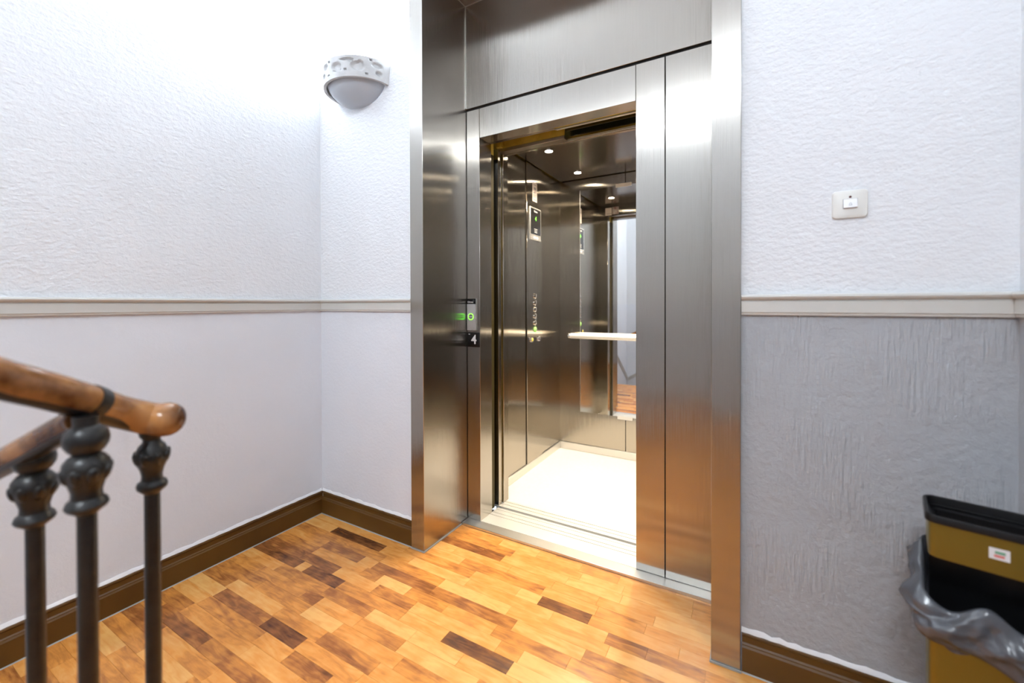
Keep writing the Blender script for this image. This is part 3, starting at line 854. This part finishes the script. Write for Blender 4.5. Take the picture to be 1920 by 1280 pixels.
# round the free end over
t0 = (up[0] - up[1]).normalized()
up = [up[0] + t0 * d for d in (0.0280, 0.0270, 0.0235, 0.0180, 0.0100)] + up
rad = []
arc = 0.0
for i in range(len(up)):
    if i: arc += (up[i] - up[i - 1]).length
    r = 0.0262 + 0.0065 * max(0.0, 1 - arc / 0.12)
    e = min(1.0, (arc + 0.0004) / 0.030)
    r *= math.sqrt(max(0.0, 1 - (1 - e) ** 2))
    rad.append((r * 1.06, r))
hu = tube('handrail', up, rad, M['rail'], rl, n=24)
tube('iron_bar', [p + Vector((0, 0, -0.0185)) for p in up[17:]], (0.0205, 0.0125), M['iron'], hu, n=12)
lo = catmull([(1.122, -1.2560, 0.968), (1.1009, -1.2601, 0.961), (1.0007, -1.2838, 0.9149), (0.9115, -1.3068, 0.8732), (0.7566, -1.345, 0.8002), (0.45, -1.40, 0.655)], 8)
hl = tube('handrail', lo, (0.0235, 0.0215), M['rail'], rl, n=20)
tube('iron_bar', [p + Vector((0, 0, -0.017)) for p in lo], (0.020, 0.009), M['iron'], hl, n=12)
col_ = [p for p in up if 0.985 < p.z < 1.003]
tube('iron_collar', col_[:3] if len(col_) >= 2 else up[25:28], (0.0292, 0.0278), M['iron'], hu, n=20)


def baluster(x, y, prof, ztop):
    b_ = lathe('baluster', prof, (x, y, 0), M['iron'], rl, n=22)
    return b_
def leafy(x, y, z, r, parent, n=8):
    """ring of worn cast leaves round the capital"""
    for k in range(n):
        a = 2 * PI * k / n
        bm = bmesh.new()
        bmesh.ops.create_uvsphere(bm, u_segments=8, v_segments=6, radius=1)
        for v in bm.verts:
            p = Vector((v.co.x * 0.0055, v.co.y * 0.0085, v.co.z * 0.013))
            p.x += -0.25 * p.z * -1
            v.co = Vector((x + (r + p.x) * math.cos(a) - p.y * math.sin(a), y + (r + p.x) * math.sin(a) + p.y * math.cos(a), z + p.z))
        mesh_obj('cast_leaf', bm, M['iron'], parent, smooth='all')
R0 = 0.0125
p1 = [(R0, 0.0), (0.022, 0.0), (0.022, 0.02), (R0, 0.03), (R0, 0.796), (0.0150, 0.799), (0.0225, 0.806), (0.0240, 0.812), (0.0220, 0.818), (0.0165, 0.822), (0.0160, 0.832), (0.0185, 0.843), (0.0225, 0.852), (0.0265, 0.860), (0.0255, 0.874), (0.0205, 0.886), (0.0145, 0.893), (0.0135, 0.898), (0.0185, 0.905), (0.0205, 0.915)]
b1 = baluster(1.0750, -1.149, p1, 0.915); leafy(1.0750, -1.149, 0.864, 0.0235, b1)
p2 = [(R0, 0.0), (0.022, 0.0), (0.022, 0.02), (R0, 0.03), (R0, 0.819), (0.0165, 0.823), (0.0245, 0.829), (0.0270, 0.834), (0.0245, 0.841), (0.0195, 0.846), (0.0190, 0.856), (0.0225, 0.868), (0.0275, 0.880), (0.0300, 0.890), (0.0285, 0.902), (0.0220, 0.911), (0.0165, 0.915), (0.0225, 0.921), (0.0275, 0.930), (0.0285, 0.939), (0.0265, 0.949), (0.0200, 0.957), (0.0160, 0.960), (0.0170, 0.975)]
b2 = baluster(1.1400, -1.257, p2, 0.975); leafy(1.1400, -1.257, 0.884, 0.0265, b2)
p3 = [(r, z - 0.055 if z > 0.1 else z) for r, z in p2[:-1]] + [(0.0170, 0.905)]
b3 = baluster(0.9715, -1.2783, p3, 0.905); leafy(0.9715, -1.2783, 0.829, 0.0265, b3)

# ------------------------------------------------------------------ waste bin (built in its own frame, turned on the floor)
ZB = 0.70
bn = empty('waste_bin', (2.374, -0.275, 0.0), 'slim gold waste bin with black rim and grey liner in the corner', 'bin', rz=math.radians(-12.5))
BW, BD = 0.215, 0.138      # local: x to the right, y towards the wall, origin at the front left corner
def rr_local(x0, x1, y0, y1, r, n=5):
    return [((x0 + x1) / 2 + x, (y0 + y1) / 2 + y) for x, y in rrect(x1 - x0, y1 - y0, r, n)]
def shell(name, rings, mat, parent=bn, cap0=False, cap1=False, smooth=True):
    bm = bmesh.new()
    R_ = [[bm.verts.new((x, y, z)) for x, y in pts] for pts, z in rings]
    for A, B in zip(R_, R_[1:]):
        for i in range(len(A)): bm.faces.new((A[i], A[(i + 1) % len(A)], B[(i + 1) % len(A)], B[i]))
    if cap0: bm.faces.new(R_[0])
    if cap1: bm.faces.new(R_[-1])
    return mesh_obj(name, bm, mat, parent, smooth=smooth, local=True)
g = 0.004
outer = lambda d, r: rr_local(d, BW - d, d, BD - d, r)
# black rim with a sunk ledge
shell('rim', [(outer(0.004, 0.018), ZB - 0.0175), (outer(0.0, 0.020), ZB - 0.016), (outer(0.0, 0.020), ZB - 0.005), (outer(0.0015, 0.019), ZB - 0.001), (outer(0.004, 0.017), ZB),
              (outer(0.007, 0.015), ZB - 0.002), (outer(0.010, 0.014), ZB - 0.022), (outer(0.020, 0.010), ZB - 0.026), (outer(0.022, 0.010), ZB - 0.060), (outer(0.014, 0.012), ZB - 0.060), (outer(0.013, 0.012), ZB - 0.018), (outer(0.004, 0.018), ZB - 0.0175)], M['blackp'])
shell('collar', [(outer(0.006, 0.017), ZB - 0.090), (outer(0.006, 0.017), ZB - 0.0178), (outer(0.009, 0.015), ZB - 0.0178), (outer(0.009, 0.015), ZB - 0.090), (outer(0.006, 0.017), ZB - 0.090)], M['gold'])
ZL = ZB - 0.245
shell('body', [(outer(0.007, 0.017), 0.002), (outer(0.007, 0.017), ZL), (outer(0.010, 0.015), ZL), (outer(0.010, 0.015), 0.006)], M['gold'], cap0=True, cap1=True)
bm = bmesh.new()
add_box(bm, (0.012, BD - 0.022, ZL - 0.02), (BW - 0.012, BD - 0.010, ZB - 0.06))
mesh_obj('back_frame', bm, M['blackp'], bn, local=True)
# liner: gathered plastic drooping out of the gap, lowest at the right front
bm = bmesh.new()
rg = random.Random(5); nU, nV = 160, 36
base = outer(0.012, 0.014); per = []
def perim(u):
    pts = rr_local(0.010, BW - 0.010, 0.010, BD - 0.010, 0.014, 5)
    segl = [math.dist(pts[i], pts[(i + 1) % len(pts)]) for i in range(len(pts))]; T = sum(segl); s = (u % 1.0) * T
    for i, l in enumerate(segl):
        if s <= l or i == len(segl) - 1:
            a, b = pts[i], pts[(i + 1) % len(pts)]; f = s / l if l else 0
            p = (a[0] + (b[0] - a[0]) * f, a[1] + (b[1] - a[1]) * f); break
        s -= l
    cx_, cy_ = BW / 2, BD / 2
    nx, ny = (p[0] - cx_) / (BW / 2), (p[1] - cy_) / (BD / 2)
    nx, ny = nx ** 3, ny ** 3
    ll = math.hypot(nx, ny) or 1
    return p, (nx / ll, ny / ll)
ph = [rg.uniform(0, 2 * PI) for _ in range(8)]
rows = []
for i in range(nU):
    u = i / nU
    p, nn = perim(u)
    xf = p[0] / BW
    front = max(0.0, 1 - p[1] / BD)
    lip = 0.525 + 0.010 * math.sin(2 * PI * 4 * u + ph[0]) + 0.008 * math.sin(2 * PI * 7 * u + ph[1]) - 0.010 * xf * front
    back = max(0.0, 1 - front / 0.35)
    lip += 0.075 * back
    if xf < 0.2: lip += 0.070 * (1 - xf / 0.2) * min(1.0, (1 - front) * 1.6)
    lip = min(lip, 0.604)
    low = 0.445 - 0.070 * xf * front - 0.012 * math.sin(2 * PI * 3 * u + ph[2]) + 0.05 * back
    col = []
    for j in range(nV + 1):
        t = j / nV
        if t < 0.25:                      # inside, falling into the bin
            f = t / 0.25
            out = -0.012 + 0.020 * f ** 0.7; z = ZL - 0.22 + (lip - ZL + 0.22) * f
        else:
            f = (t - 0.25) / 0.75
            out = 0.008 + 0.026 * math.sin(PI * min(1, f * 0.94 + 0.03)) ** 0.7 * (0.80 + 0.20 * math.sin(2 * PI * 3 * u + ph[2]))
            z = lip + (low - lip) * f
            # swags: folds that run down and along the side
            out += 0.0065 * math.sin(2 * PI * (3.2 * u * 2.6 + 1.1 * f) + ph[3]) * math.sin(PI * f)
            out += 0.0040 * abs(math.sin(2 * PI * (7 * u - 0.9 * f) + ph[4])) * math.sin(PI * f) ** 0.5
            out += 0.0022 * math.sin(2 * PI * (17 * u + 1.6 * f) + ph[5]) * math.sin(PI * f)
            z += 0.006 * math.sin(2 * PI * 5 * u + 6 * f + ph[6]) * math.sin(PI * f)
            q = Vector((p[0] * 26 + f * 1.2, p[1] * 26, f * 3.2 - p[0] * 9))
            out += 0.0110 * (0.45 - abs(mnoise.noise(q))) * math.sin(PI * f) ** 0.6 + 0.0060 * (0.4 - abs(mnoise.noise(q * 2.7))) * math.sin(PI * f) ** 0.5
        y_ = p[1] + nn[1] * out
        col.append(bm.verts.new((p[0] + nn[0] * out, min(y_, BD + 0.028), z)))
    rows.append(col)
for i in range(nU):
    A, B = rows[i], rows[(i + 1) % nU]
    for j in range(nV): bm.faces.new((A[j], B[j], B[j + 1], A[j + 1]))
mesh_obj('liner', bm, M['bag'], bn, smooth='all', local=True, label='crumpled grey plastic bin liner')
# small printed sticker on the collar
sx0, sz0 = 0.092, ZB - 0.060
bm = bmesh.new(); add_box(bm, (sx0, 0.0052, sz0), (sx0 + 0.028, 0.0060, sz0 + 0.022)); stk = mesh_obj('sticker', bm, M['sticker'], bn, local=True)
bm = bmesh.new(); add_box(bm, (sx0 + 0.007, 0.0049, sz0 + 0.0045), (sx0 + 0.021, 0.0053, sz0 + 0.0095)); mesh_obj('printed_mark', bm, M['st_red'], stk, local=True)
bm = bmesh.new(); add_box(bm, (sx0 + 0.008, 0.0049, sz0 + 0.0115), (sx0 + 0.022, 0.0053, sz0 + 0.0165)); mesh_obj('printed_mark', bm, M['st_green'], stk, local=True)
